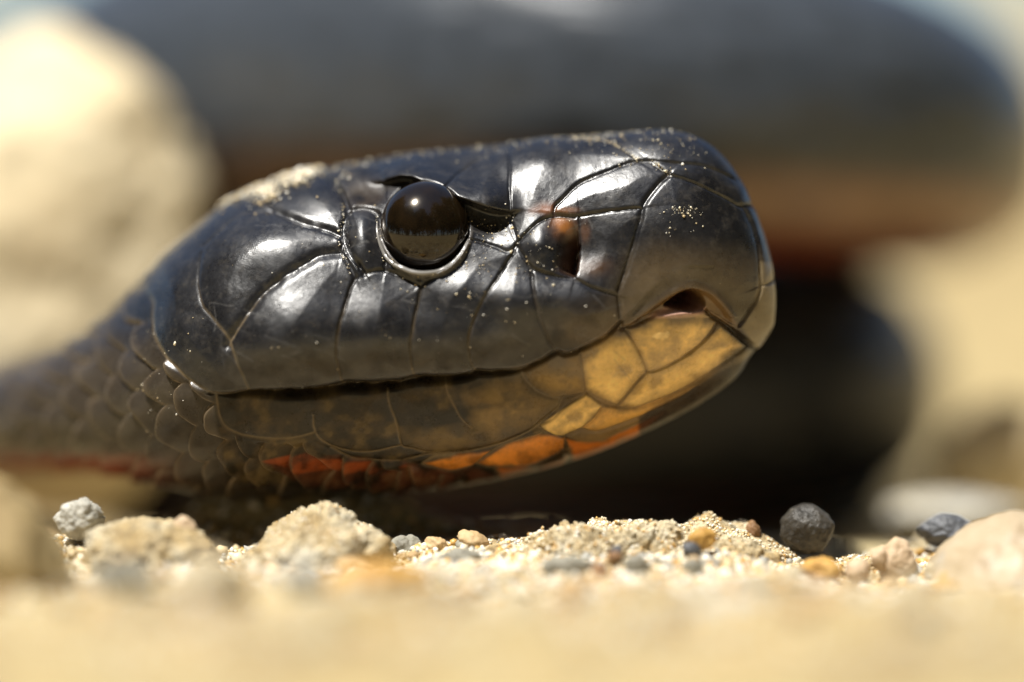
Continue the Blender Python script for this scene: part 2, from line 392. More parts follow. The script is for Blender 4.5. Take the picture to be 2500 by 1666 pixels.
for ln in LINES:
    P = ln['p']; R = 110.0
    best = np.full(RXX.shape, 1e3); sg = np.zeros(RXX.shape)
    for a, b in zip(P[:-1], P[1:]):
        i0, i1 = np.searchsorted(ry, [min(a[1], b[1])-R, max(a[1], b[1])+R]); j0, j1 = np.searchsorted(rx, [min(a[0], b[0])-R, max(a[0], b[0])+R])
        if i1 <= i0 or j1 <= j0: continue
        sl = (slice(i0, i1), slice(j0, j1))
        d, s = seg_dist(RXX[sl]+wob[0][sl], RYY[sl]+wob[1][sl], a, b)
        m = d < best[sl]; best[sl] = np.where(m, d, best[sl]); sg[sl] = np.where(m, s, sg[sl])
    Dm = np.minimum(Dm, best)
    if ln['gw'] == 'mouth':
        ln['gw'] = np.interp(rx, [510, 580, 700, 850, 1000, 1120, 1250, 1516], [3, 7, 11, 13, 12, 9, 6.5, 5])[None, :]
        ln['gd'] = np.interp(rx, [510, 580, 700, 1120, 1250, 1516], [.15, .6, 1.0, .9, .6, .45])[None, :]
    Gv = np.maximum(Gv, gvar*ln['gd']*np.exp(-(best/ln['gw'])**2))
    if ln['step']:
        Sp += ln['step']*-sg*0.5*np.exp(-best/ln['sw'])*np.tanh(best/2.0)
relief = 0.02*(1-np.exp(-Dm/4))+0.27*(1-np.exp(-(Dm/85)**1.5))-np.where(RYY > 1000, .5, np.where((RYY > 870) & (RXX > 1250), .42, .62))*Gv-0.8*np.maximum(Gv-.3, 0)+Sp

# larger forms ---------------------------------------------------------------
def gau(x, y, sx, sy, rot=0.0):
    c, s = math.cos(rot), math.sin(rot); X, Y = RXX-x, RYY-y
    return np.exp(-((X*c+Y*s)/sx)**2-((-X*s+Y*c)/sy)**2)
# brow shelf over the eye
bx = np.array([(780,420),(830,436),(880,440),(938,436),(979,431),(1004,434),(1042,447),(1083,464),(1119,480),(1157,490),(1195,497),(1250,508)], float)
yb = np.interp(rx, bx[:, 0], bx[:, 1])[None, :]
s = yb-RYY
Ab = (sstep(885, 985, RXX)*(1-sstep(1180, 1290, RXX)))
push = Ab*np.where(s > 0, 1.35*np.exp(-(s/48)**2), 1.35*np.exp(-(s/7.0)**2))
yl = np.interp(rx, [480, 600, 800, 1000, 1150, 1300, 1400, 1500, 1560], [880, 865, 845, 830, 812, 785, 775, 760, 740])[None, :]
push = push+0.60*np.exp(-np.abs((RYY-yl)/100)**2.2)*sstep(500, 700, RXX)*(1-sstep(1420, 1540, RXX))
# eye socket
ex, ey, ea, eb = 1039.0, 557.0, 109.0, 117.0
q = np.hypot((RXX-ex)/ea, (RYY-ey)/eb)
socket = 1-sstep(0.88, 0.99, q)
relief = relief*(1-socket)-0.7*socket
relief += 0.42*np.exp(-((q-1.01)/0.04)**2)*sstep(540, 640, RYY)           # rim under the spectacle
# loreal hollow, lip shelf
relief -= 0.75*gau(1195, 530, 62, 50, 0.35)*(1-socket)
relief -= 0.30*gau(1440, 600, 90, 60)
relief += 0.35*gau(1230, 720, 180, 45, 0.1)
relief += 0.42*gau(886, 588, 36, 70)                                    # glossy postocular
relief -= 0.30*gau(895, 470, 50, 40)
relief += 0.30*gau(650, 610, 110, 70)+0.25*gau(720, 780, 110, 90)+0.2*gau(900, 790, 70, 90)
relief += 0.25*gau(1300, 400, 90, 60)
# nasal crescent and nostril
relief += 0.45*gau(1318, 600, 42, 55)
xe = 1414-0.0016*(RYY-600)**2+2*fbm(RXX/15, RYY/15, 1.1, 2)
nos = np.clip((RXX-1345-0.22*(660-RYY))/60, 0, 1)**1.4*(1-sstep(-6, 3, RXX-xe))*sstep(530, 625, RYY)*(1-sstep(654, 680, RYY-0.2*(RXX-1390)))
relief -= 1.9*nos
# lip notch: arched opening with a recessed mouth
ox, oy = RXX, RYY
def poly_mask(pts, soft=3.0):
    pts = np.asarray(pts, float); ins = np.zeros(RXX.shape, bool); dm = np.full(RXX.shape, 1e3)
    for (xa, ya), (xb, yb_) in zip(pts, np.roll(pts, -1, 0)):
        c = ((ya > RYY) != (yb_ > RYY)) & (RXX < (xb-xa)*(RYY-ya)/(yb_-ya+1e-9)+xa); ins ^= c
        dm = np.minimum(dm, seg_dist(RXX, RYY, np.array([xa, ya]), np.array([xb, yb_]))[0])
    sd = np.where(ins, dm, -dm)
    return sstep(-soft, soft, sd), sd
arch, arch_d = poly_mask(catmull([(1522,800),(1560,772),(1600,742),(1640,715),(1672,702),(1700,702),(1735,716),(1765,745),(1790,780),(1800,800),(1770,792),(1748,780),(1718,764),(1654,766),(1593,779),(1560,792),(1522,800)], 4), 8)
relief -= 0.40*arch*sstep(0, 14, arch_d)
hole, hole_d = poly_mask(catmull([(1628,746),(1655,724),(1680,713),(1702,716),(1722,738),(1718,752),(1690,758),(1660,754),(1628,746)], 4), 5)
relief -= 4.0*hole
relief += 0.12*np.exp(-(arch_d/9)**2)*(RYY < 775)

# scale rows of nape and throat ------------------------------------------------
def imbricate(a, b):
    """a: along the body (tailwards), b: around; height 0..1 and rim 0..1 of scales whose free edges point tailwards"""
    h = np.zeros(np.shape(a)); rim = np.zeros(np.shape(a)); i0 = np.floor(a)
    for i in (i0+2, i0+1, i0, i0-1):                            # headward scales lie over the tailward ones
        off = 0.5*np.mod(i, 2); j = np.round(b-off)
        u = a-i; w = (b-off-j)/0.60
        edge = 1.35*np.sqrt(np.clip(1-w*w, 0, 1))**0.9
        ins = (u > -0.6) & (u < edge)
        hh = np.clip((u+0.6)/1.9, 0, 1)*(1-0.45*w*w)*np.clip((edge-u)/0.10, 0, 1)**0.5
        h = np.where(ins, hh, h); rim = np.where(ins, np.exp(-(edge-u)/0.09), rim)
    return h, rim
wa = (540-RXX+0.30*(RYY-900))/58.0+0.3*fbm(RXX/80, RYY/80, 3.3, 2); wb = (RYY-700+0.16*RXX)/104.0+0.15*fbm(RXX/90, RYY/90, 5.3, 2)
imb, imb_rim = imbricate(wa, wb)
bx2 = np.array([(600,270),(515,420),(430,560),(352,690),(366,745),(366,790),(376,828),(398,872),(426,900),(452,926),(490,950),(518,966),(532,1022),(560,1060),(620,1082),(760,1085),(830,1115),(990,1140),(1030,1150),(1100,1165),(1250,1180),(1400,1150),(1500,1105),(1600,1300),(-200,1300),(-200,200)], float)
nape, nape_d = poly_mask(bx2, 6)
relief = relief*(1-nape)+nape*(0.60*imb-0.30)
edge_nape = nape*imb_rim
# fade relief at far left where rows hand over to the body
fine = 0.0035*fbm(RXX/9, RYY/9, 2.0, 3)+0.02*fbm(RXX/70, RYY/70, 8.0, 2)
relief += fine

# pigment -----------------------------------------------------------------------
black = np.array([0.0085, 0.0085, 0.010]); pig = np.zeros(RXX.shape+(3,))+black
def lay(mask, col):
    global pig
    pig = pig*(1-mask[..., None])+np.asarray(col)*mask[..., None]
mott = fbm(RXX/40, RYY/30, 1.0, 5, 0.55); mott2 = fbm(RXX/7, RYY/7, 6.0, 3)
# lower lip, olive horn
jaw, jaw_d = poly_mask([(520,964),(800,954),(1019,932),(1168,916),(1359,866),(1415,858),(1516,790),(1600,770),(1720,765),(1800,815),(1836,855),(1760,960),(1600,1060),(1400,1140),(1000,1200),(560,1180),(530,1030)], 6)
lay(jaw*0.85, (0.050, 0.036, 0.019)); lay(jaw*sstep(-0.15, 0.5, mott)*0.8, (0.013, 0.011, 0.007))
lay(jaw*sstep(0.15, 0.9, -mott)*0.5, (0.16, 0.115, 0.05))
lay(jaw*sstep(1330, 1480, RXX)*(1-sstep(1700, 1800, RXX))*0.6, (0.30, 0.19, 0.075))
YEL, ORG = (0.90, 0.60, 0.20), (0.68, 0.25, 0.04)
def patch(pts, col, soft=16, amt=1.0, inset=10, m=0.35):
    pm, d = poly_mask(pts, 3)
    lay(pm*sstep(-16, inset+soft-8, d+11*mott)*amt*np.clip(1-(m+.15)*np.clip(mott+0.25, 0, 1.2), 0, 1), col)
patch([(1533,803),(1600,775),(1718,766),(1750,788),(1705,845),(1641,888),(1582,906),(1555,850)], YEL, 18)
patch([(1418,860),(1480,822),(1518,803),(1552,842),(1579,905),(1508,988),(1432,955)], YEL, 22)
patch([(1580,908),(1641,889),(1705,846),(1760,800),(1815,845),(1750,897),(1644,960),(1550,994),(1512,992)], YEL, 22)
patch([(1272,900),(1359,866),(1418,864),(1430,957),(1350,970),(1300,945)], (0.46, 0.29, 0.085), 30, 0.62)
patch([(1120,960),(1270,905),(1300,950),(1374,972),(1320,1034),(1206,1088),(1150,1045)], (0.36, 0.235, 0.085), 44, 0.55)
patch([(960,1040),(1130,1030),(1200,1088),(1040,1112),(985,1088)], (0.26, 0.175, 0.07), 30, 0.4)
patch([(1316,1041),(1370,1004),(1431,964),(1469,994),(1418,1046),(1360,1066)], YEL, 12)
patch([(1420,1046),(1469,996),(1550,998),(1644,964),(1720,930),(1640,984),(1537,1026),(1452,1053)], (0.58,0.32,0.075), 10)
patch([(1160,1134),(1240,1087),(1325,1061),(1379,1074),(1374,1103),(1274,1144)], ORG, 8, 1, 6)
patch([(1034,1133),(1112,1112),(1196,1102),(1158,1134),(1100,1148)], ORG, 8, 1, 6)
patch([(1385,1076),(1470,1082),(1620,1010),(1540,1080),(1400,1125)], (0.58,0.17,0.022), 8, .95, 6)
patch([(1210,1146),(1310,1148),(1390,1118),(1350,1150),(1230,1175)], (0.55,0.15,0.02), 6, .9, 5)
patch([(640,1120),(760,1105),(900,1118),(1030,1136),(1160,1140),(1220,1165),(1100,1190),(900,1198),(740,1190)], (0.20,0.032,0.011), 8, .3, 4, 0.9)
patch([(640,1118),(760,1110),(860,1126),(1000,1140),(900,1152),(720,1150)], (0.40,0.085,0.02), 6, .55, 4, 0.8)
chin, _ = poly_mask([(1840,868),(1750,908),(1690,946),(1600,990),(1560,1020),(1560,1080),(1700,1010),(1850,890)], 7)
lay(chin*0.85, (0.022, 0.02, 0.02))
# red flank under the neck
red = sstep(1085, 1130, RYY-0.05*(300-RXX)*0)*(1-sstep(250, 520, RXX))
lay(red*0.6, (0.28, 0.055, 0.02))
lay(nape*sstep(760, 900, RYY)*(1-red)*(1-jaw)*0.8, (0.042, 0.033, 0.023))
# pale free edges on nape rows
lay(np.clip(edge_nape, 0, 1)*0.85*sstep(640, 800, RYY), (0.26, 0.19, 0.11))
# horn-brown hem of the upper lip and thin pale rims along borders low on the flank
hem = np.exp(-np.clip(960-RYY-0.0, 0, 400)/1.0)*0
low = sstep(640, 900, RYY)
lay(low*np.exp(-(Dm/2.6)**2)*0.75*(1-nape)*(1-sstep(1250, 1420, RXX)), (0.20, 0.15, 0.085))
# rusty skin at the nostril and in front of it
def spot(x, y, sx, sy, col, amt=1.0, rot=0.0):
    lay(np.clip(gau(x, y, sx, sy, rot)*1.5*(1+0.6*mott), 0, 1)*amt*(1-0.8*np.exp(-(Dm/4)**2)), col)
spot(1326, 512, 24, 12, (0.24, 0.08, 0.022), .6, -.2); spot(1380, 513, 24, 6, (0.22, 0.09, 0.03), .5)
spot(1375, 550, 24, 24, (0.30, 0.12, 0.03), .8); spot(1428, 560, 10, 24, (0.12, 0.05, 0.02), .4); spot(1440, 650, 40, 20, (0.10, 0.05, 0.02), .5)
spot(893, 477, 46, 34, (0.028, 0.021, 0.015), .9)
up_lip, _ul = poly_mask([(1270,898),(1359,862),(1415,854),(1480,820),(1516,786),(1600,770),(1720,764),(1755,786),(1745,800),(1700,788),(1600,795),(1545,815),(1500,840),(1430,885),(1360,900),(1290,925)], 12)
lay(up_lip*np.clip(0.75+0.5*mott, 0.2, 1)*0.85, (0.115, 0.082, 0.050))
lay(np.clip(nos*2, 0, 1)*0.5, (0.07, 0.028, 0.01))
lay(np.exp(-((q-1.02)/0.028)**2)*sstep(520, 610, RYY)*0.8, (0.22, 0.21, 0.20))  # pale ring below the eye, its bright reflection put into the colour
# snout plate lower half horn-brown plus painted sand reflection, notch folds, pink mouth
spl, _ = poly_mask([(1545,640),(1600,615),(1855,640),(1858,706),(1843,740),(1805,794),(1720,712),(1640,712),(1520,800),(1512,720)], 60)
lay(spl*0.9, (0.085, 0.060, 0.030)); spot(1440, 800, 75, 38, (0.13, 0.080, 0.03), .7, -.3)
lab, lab_d = poly_mask([(500,960),(566,860),(840,840),(1150,830),(1310,760),(1500,740),(1514,782),(1359,862),(1168,912),(840,945)], 45)
lay(lab*0.5, (0.034, 0.027, 0.018))  # brown reflection of the sand tinted into the upper lip plates
rost, _ = poly_mask([(1858,640),(1895,640),(1900,760),(1850,860),(1808,800),(1843,740)], 6); lay(rost*0.75, (0.20, 0.155, 0.085))
lay(arch*0.85, (0.19, 0.115, 0.045)); lay(arch*sstep(0, .8, mott)*0.6, (0.05, 0.03, 0.014))
pink, _ = poly_mask([(1585,776),(1630,748),(1690,757),(1722,742),(1728,760),(1700,768),(1640,775)], 7); lay(pink*0.8, (0.50, 0.30, 0.24))
lay(hole, (0.20, 0.06, 0.05)); lay(hole*(1-sstep(1680, 1705, RXX)), (0.03, 0.012, 0.010))
pig *= (1+0.08*mott2)[..., None]
spot(1120, 1010, 90, 16, (0.012, 0.010, 0.006), .8, -.3); spot(900, 1000, 110, 22, (0.016, 0.013, 0.008), .6); spot(640, 1010, 90, 20, (0.018, 0.015, 0.009), .6)
for _ in range(70):                                           # wear scratches
    x0, y0 = rng.uniform(500, 1500), rng.uniform(480, 900); an = rng.normal(0.35, .6); ln_ = rng.uniform(20, 90)
    d_, _s = seg_dist(RXX+4*mott, RYY+4*mott, np.array([x0, y0]), np.array([x0+ln_*math.cos(an), y0+ln_*math.sin(an)]))
    lay(np.exp(-(d_/1.3)**2)*rng.uniform(.2, .6)*(1-socket), (0.10, 0.10, 0.10)); pig = np.clip(pig, 0.003, 0.9)

gls = np.ones(RXX.shape)
gls = gls*(1-0.55*jaw*sstep(0, 40, RYY-900+0.25*(RXX-1000)*0))*(1-0.6*chin)*(1-0.45*sstep(1080, 1150, RYY))*(1-0.35*nape)
gls = gls*(1-0.7*np.clip(1.4*gau(893, 477, 46, 34), 0, 1))
gls = np.clip(gls*(1+0.25*mott), .15, 1.2)
def sample(A, x, y):
    fx = np.clip((x-RX0)/RS, 0, RXX.shape[1]-1.001); fy = np.clip((y-RY0)/RS, 0, RXX.shape[0]-1.001)
    i, j = fy.astype(int), fx.astype(int); u, v = fx-j, fy-i
    if A.ndim == 3: u, v = u[..., None], v[..., None]
    return A[i, j]*(1-u)*(1-v)+A[i, j+1]*u*(1-v)+A[i+1, j]*(1-u)*v+A[i+1, j+1]*u*v

# head surface, near flank
cph, sph = np.cos(phi_n)[None, :], np.sin(phi_n)[None, :]
up = (yw-y_t)[:, None]; dn = (y_b-yw)[:, None]
ylow_p = np.interp(rows_x, [0, 400, 900, 1500, 1800], [1, .92, .86, .86, 1])[:, None]
yy = np.where(cph > 0, yw[:, None]-up*cph, yw[:, None]-dn*cph)
hw = hw*np.interp(rows_x, [0, 300, 600, 1200, 1700], [1, 1.04, 1.08, 1.06, 1.0])
lat = hw[:, None]*np.where(cph > 0, sph**1.0, sph**ylow_p)
med = np.stack([at(x, 0, d) for x, d in zip(rows_x, dep)])            # X,Y of the median line
spx = (dep+CAM_D)/(SC*CAM_D)
Zc = CAM_Z-(yy-HOR)*spx[:, None]
# lateral axis: towards the camera along the head, perpendicular to the path along the neck
Tn = np.gradient(med[:, :2], axis=0); Tn /= np.linalg.norm(Tn, axis=1)[:, None]
Nl = np.stack([-Tn[:, 1], Tn[:, 0]], 1); 
wN = sstep(330, 60, rows_x)[:, None] if False else (1-sstep(60, 330, rows_x))[:, None]
Nl = np.where(Nl[:, 1:2] > 0, -Nl, Nl)
Nl = Nl*wN+np.array([[0., -1.]])*(1-wN); Nl /= np.linalg.norm(Nl, axis=1)[:, None]
base = np.stack([med[:, 0:1]+Nl[:, 0:1]*lat, med[:, 1:2]+Nl[:, 1:2]*lat, Zc], -1)
def normals(G):
    du = np.gradient(G, axis=0); dv = np.gradient(G, axis=1); n = np.cross(dv, du)
    return n/(np.linalg.norm(n, axis=-1, keepdims=True)+1e-12)
nrm = normals(base)
if nrm[NH//2, NN//2, 1] > 0: nrm = -nrm
px, py = to_px(base)
h = sample(relief, px, py)
# relief dies out on the last few columns at crown and belly line and at the very tip
edge = np.minimum(sph*6, 1)**1.0*np.clip((1893-rows_x)/10, 0, 1)[:, None]*sstep(-40, 60, rows_x)[:, None]
h = h*edge
near = base+nrm*h[..., None]
pu = sample(push, px, py)*edge; near[..., 0] += Nl[:, 0:1]*pu; near[..., 1] += Nl[:, 1:2]*pu
pn = np.concatenate([sample(pig, px, py), sample(gls, px, py)[..., None]], -1)
# mirror to the far flank: same profile, opposite side of the median line
rel = near-np.stack([med[:, 0], med[:, 1], np.zeros(NH)], -1)[:, None, :]
side = rel[..., 0]*Nl[:, 0:1]+rel[..., 1]*Nl[:, 1:2]
Tl = np.stack([-Nl[:, 1], Nl[:, 0]], 1); along = rel[..., 0]*Tl[:, 0:1]+rel[..., 1]*Tl[:, 1:2]
far = np.stack([med[:, 0:1]-Nl[:, 0:1]*side+Tl[:, 0:1]*along, med[:, 1:2]-Nl[:, 1:2]*side+Tl[:, 1:2]*along, near[..., 2]], -1)
cols_f = np.linspace(NN-1, 0, NFAR+2)[1:-1].round().astype(int)        # belly -> crown, open ends
head = np.concatenate([near, far[:, cols_f]], 1); head_c = np.concatenate([pn, pn[:, cols_f]], 1)
NC = head.shape[1]

# body: neck leaves the frame, comes back as a low coil behind the head and once more over it
nk = med[-1].copy(); zmid = CAM_Z-(0.5*(y_t[-1]+y_b[-1])-HOR)*spx[-1]; r_nk = hw[-1]
path = np.array([[nk[0], nk[1], zmid, (y_b[-1]-y_t[-1])*0.5*spx[-1]],
    [-41, 44, 3.6, 3.9], [-50, 58, 3.2, 4.6], [-56, 76, 1.5, 6.0], [-46, 92, 1.0, 7.5], [-25, 94, 3.6, 9.2], [-4, 93, 5.0, 10.6], [12, 94, 5.2, 10.8],
    [22, 101, 4.6, 10.6], [26, 114, 4.0, 10.4], [20, 127, 3.8, 10.2], [5, 138, 3.8, 10.2], [-30, 144, 4.0, 10.5], [-64, 146, 4.5, 10.6], [-80, 136, 6.5, 10.8],
    [-70, 126, 11, 11.2], [-46, 122, 18.5, 11.8], [-24, 107, 28.0, 14.0], [0, 88, 29.6, 14.4], [17, 84, 27.2, 12.4], [30, 91, 25.2, 10.6], [33.5, 108, 24, 10.0],
    [24, 128, 23.2, 9.4], [0, 140, 22.4, 8.5], [-28, 142, 21, 7.2], [-55, 144, 18, 5.6], [-80, 142, 9, 3.8], [-98, 158, 2.5, 2.2], [-108, 176, 0.8, 0.8], [-112, 184, 0.2, 0.06]])
kz = 0.872                                                    # coils lie close behind the head
path[4:, 0] *= kz; path[4:, 1] -= 42; path[4:, 2] = CAM_Z+(path[4:, 2]-CAM_Z)*kz; path[4:, 3] *= kz
path[1:4] = [[-45, 36, 3.4, 4.6], [-55, 39, 3.0, 5.0], [-62, 46, 1.8, 5.6]]; path[4, :2] = (-56, 57)
bp = resample(catmull(path, 10), 420)[1:]
Tb = np.gradient(bp[:, :3], axis=0); Tb[0] = bp[1, :3]-np.array([nk[0], nk[1], zmid]); Tb /= np.linalg.norm(Tb, axis=1)[:, None]
Lb = np.cross(np.array([0, 0, 1.0]), Tb); Lb /= np.linalg.norm(Lb, axis=1)[:, None]
if Lb[0] @ np.r_[Nl[-1], 0] < 0: Lb = -Lb
Ub = np.cross(Tb, Lb); Ub[Ub[:, 2] < 0] *= -1
phi_all = np.r_[phi_n, 2*math.pi-phi_n[cols_f]]
cb, sb = np.cos(phi_all)[None, :, None], np.sin(phi_all)[None, :, None]
arc = np.cumsum(np.r_[0, np.linalg.norm(np.diff(bp[:, :3], axis=0), axis=1)])
rb = bp[:, 3][:, None, None]
flat = np.where(cb < 0, np.abs(cb)**0.8*np.sign(cb)*0.97, cb)
body = bp[:, None, :3]+rb*(Lb[:, None, :]*sb+Ub[:, None, :]*flat)
rowscale = 17.0
imb_b, _ = imbricate(arc[:, None]/3.4+0*phi_all[None, :], phi_all[None, :]/(2*math.pi)*rowscale)
relief_b = np.clip(imb_b, 0, 1)*sstep(2, 12, arc)[:, None]
body = body+(Lb[:, None, :]*sb+Ub[:, None, :]*cb)*(0.35*relief_b*np.clip(bp[:, 3]/6, .05, 1)[:, None])[..., None]
lowf = sstep(0.72, 0.86, -np.cos(phi_all))[None, :]; midf = sstep(0.22, 0.5, -np.cos(phi_all))[None, :]
rag = fbm(arc[:, None]/4+0*phi_all[None, :], phi_all[None, :]*4, 2.0, 2)
lowf = np.clip(lowf+0.15*rag*(lowf > 0.02), 0, 1)
body_c = np.array([0.042, 0.052, 0.068])*(1-midf[..., None])+np.array([0.22, 0.14, 0.095])*midf[..., None]  # slate carries painted sky sheen; tan mixes paler flank scales with sand reflection
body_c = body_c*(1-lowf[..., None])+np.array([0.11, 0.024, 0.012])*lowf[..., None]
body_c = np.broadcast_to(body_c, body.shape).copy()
upc = sstep(8, 20, bp[:, 2])[:, None, None]; body_c = body_c*upc+(1-upc)*(np.array([0.016, 0.017, 0.020])*(1-0.4*lowf[..., None])+0.4*lowf[..., None]*np.array([0.16, 0.03, 0.012]))  # painted reflections fade out on the low, near-black coil
w0 = sstep(0, 10, arc)[:, None, None]
glb = np.broadcast_to((0.35+0.45*upc)*(1-0.4*midf[..., None]), body.shape[:2]+(1,))
body_c = np.concatenate([body_c, glb], -1)
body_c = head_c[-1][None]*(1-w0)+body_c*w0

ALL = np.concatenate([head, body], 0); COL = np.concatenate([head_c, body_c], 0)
NR = ALL.shape[0]
idx = np.arange(NR*NC).reshape(NR, NC); nxt = np.roll(idx, -1, 1)
F = np.stack([idx[:-1], nxt[:-1], nxt[1:], idx[1:]], -1).reshape(-1, 4)
me = mesh_np('snake', ALL.reshape(-1, 3), F)
col_at = me.attributes.new('pigment', 'FLOAT_COLOR', 'POINT')
col_at.data.foreach_set('color', COL.astype(np.float32).ravel())
snake = link('snake', me, M_SKIN)
tag(snake, 'glossy black snake with yellow chin and red belly resting its head on sand', 'snake')

# eyes: domed spectacles, a child each
def eye_mesh():
    n, m = 64, 64
    th = np.linspace(0, math.pi, n); ps = np.linspace(0, 2*math.pi, m, endpoint=False)
    T_, P_ = np.meshgrid(th, ps, indexing='ij')
    A, B, C = ea/SC*1.02, eb/SC*1.02, 2.25
    V = np.stack([A*np.sin(T_)*np.cos(P_), C*-np.cos(T_), B*np.sin(T_)*np.sin(P_)], -1)
    i = np.arange(n*m).reshape(n, m); j = np.roll(i, -1, 1)
    F = np.stack([i[:-1], i[1:], j[1:], j[:-1]], -1).reshape(-1, 4)
    return mesh_np('eye', V.reshape(-1, 3), F)
em = eye_mesh(); k = int(np.argmin(np.abs(rows_x-ex)))
ci = int(np.argmin(np.abs(py[k]-ey))); ep = base[k, ci]
eye = link('eye', em, M_EYE, snake)
ec = at(ex, ey, ep[1]+0.55)
eye.location = Vector(ec*MM); eye.rotation_euler = (math.radians(-24), 0, math.radians(3)); eye['label'] = 'dark bulging eye with a mirror sheen'
eye2 = eye.copy(); scene.collection.objects.link(eye2); eye2.parent = snake
d = ec[1]-med[k][1]; eye2.location = Vector((ec[0]*MM, (med[k][1]-d)*MM, ec[2]*MM)); eye2.rotation_euler = (math.radians(24), 0, math.radians(177))

# lower rim of the eye, its pale colour standing in for a bright reflection
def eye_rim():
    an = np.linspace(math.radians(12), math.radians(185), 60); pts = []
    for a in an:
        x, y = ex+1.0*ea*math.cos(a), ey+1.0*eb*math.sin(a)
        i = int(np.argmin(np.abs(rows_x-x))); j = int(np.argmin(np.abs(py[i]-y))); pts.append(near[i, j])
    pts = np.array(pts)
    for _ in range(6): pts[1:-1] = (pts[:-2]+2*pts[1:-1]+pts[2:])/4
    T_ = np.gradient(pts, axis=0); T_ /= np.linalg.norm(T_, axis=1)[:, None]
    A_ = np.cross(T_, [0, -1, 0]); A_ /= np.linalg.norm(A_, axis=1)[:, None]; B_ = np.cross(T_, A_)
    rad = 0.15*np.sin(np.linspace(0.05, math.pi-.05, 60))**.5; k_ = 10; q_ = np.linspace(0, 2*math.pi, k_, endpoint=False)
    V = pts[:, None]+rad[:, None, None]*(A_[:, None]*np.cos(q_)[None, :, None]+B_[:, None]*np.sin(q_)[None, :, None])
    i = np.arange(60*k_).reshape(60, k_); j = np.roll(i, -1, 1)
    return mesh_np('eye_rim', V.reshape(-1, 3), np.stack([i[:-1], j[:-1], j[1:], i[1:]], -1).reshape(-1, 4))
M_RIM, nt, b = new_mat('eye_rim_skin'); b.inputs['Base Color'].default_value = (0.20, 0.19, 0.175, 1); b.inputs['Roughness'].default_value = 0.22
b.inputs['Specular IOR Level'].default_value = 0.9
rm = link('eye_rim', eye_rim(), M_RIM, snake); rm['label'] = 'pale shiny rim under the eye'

# ------------------------------------------------------------------ stones
def ico(sub):
    t = (1+5**.5)/2
    V = [(-1,t,0),(1,t,0),(-1,-t,0),(1,-t,0),(0,-1,t),(0,1,t),(0,-1,-t),(0,1,-t),(t,0,-1),(t,0,1),(-t,0,-1),(-t,0,1)]
    F = [(0,11,5),(0,5,1),(0,1,7),(0,7,10),(0,10,11),(1,5,9),(5,11,4),(11,10,2),(10,7,6),(7,1,8),(3,9,4),(3,4,2),(3,2,6),(3,6,8),(3,8,9),(4,9,5),(2,4,11),(6,2,10),(8,6,7),(9,8,1)]
    V = [np.array(v)/np.linalg.norm(v) for v in V]
    for _ in range(sub):
        mid = {}; NF = []
        def m(a, b):
            k = (min(a, b), max(a, b))
            if k not in mid:
                p = V[a]+V[b]; V.append(p/np.linalg.norm(p)); mid[k] = len(V)-1
            return mid[k]
        for a, b, c in F:
            x, y, z = m(a, b), m(b, c), m(c, a); NF += [(a,x,z),(b,y,x),(c,z,y),(x,y,z)]
        F = NF
    return np.array(V), np.array(F)
ICO = {k: ico(k) for k in (0, 1, 2, 3, 4, 5, 6)}
def stone_shape(sub, seed, dims, rough=0.18, facet=0.35, fine=0.03, crust=0.0):
    V, F = ICO[sub]; r_ = np.random.default_rng(seed); s_ = seed*1.37
    R = 1+rough*fbm(V[:, 0]*1.3+s_, V[:, 1]*1.3, V[:, 2]*1.3, 3)
    for _ in range(9):                                         # flat broken faces
        n = r_.normal(size=3); n /= np.linalg.norm(n); d = r_.uniform(0.72, 0.95)
        c = V@n; lim = np.where(c > 0.05, d/np.maximum(c, 0.05), 9)
        R = np.where(R > lim, R*(1-facet)+lim*facet, R)
    P = V*R[:, None]*np.asarray(dims)
    L_ = max(dims)
    P = P+V*(fine*L_*fbm(P[:, 0]*5/L_+s_, P[:, 1]*5/L_, P[:, 2]*5/L_, 5, 0.6))[:, None]
    if crust: P = P+V*(crust*np.maximum(0, fbm(P[:, 0]*3.2, P[:, 1]*3.2, P[:, 2]*3.2+s_, 3, .6)))[:, None]
    return P, F
def rock(name, label, cat, px_, py_top, w_px, h_px, Y, mat, seed, depth=None, sub=4, rot=0.0, tilt=0.0, group=None, **kw):
    """a stone whose silhouette is w x h photo pixels, top at py_top, standing at depth Y"""
    s = (Y+CAM_D)/(SC*CAM_D); a, c = w_px*s/2, h_px*s/2; bdep = depth if depth else a*0.85
    P, F = stone_shape(sub, seed, (a, bdep, c), **kw)
    ct, st = math.cos(tilt), math.sin(tilt)
    P = np.stack([P[:, 0]*ct-P[:, 2]*st, P[:, 1], P[:, 0]*st+P[:, 2]*ct], 1)
    ctr = at(px_, py_top, Y); zoff = P[:, 2].max(); base_z = P[:, 2].min()
    P[:, 2] -= base_z
    o = link(name, mesh_np(name, P, F), mat)
    o.location = Vector((ctr[0]*MM, ctr[1]*MM, (ctr[2]-zoff+base_z)*MM))
    tag(o, label, cat, group); ROCKS.append(o); return o
R = math.radians; ROCKS = []
rock('crusted_rock', 'large pale sugary rock with rounded hump below the jaw', 'rock', 775, 1222, 470, 330, -1.5, M_SUGAR, 11, depth=4.0, sub=6, tilt=R(6), rough=.22, fine=.05, crust=.12)
rock('crusted_rock', 'long sandy rock with crumbly crust below the chin', 'rock', 1470, 1266, 500, 290, -0.5, M_SUGAR, 21, depth=3.4, sub=6, tilt=R(8), rough=.2, fine=.06, crust=.22)
rock('crusted_rock', 'brownish crusted rock carrying a small ochre pebble', 'rock', 1740, 1252, 500, 310, 0.8, M_SUGAR, 32, depth=3.2, sub=6, tilt=R(-10), rough=.2, fine=.05, crust=.16)
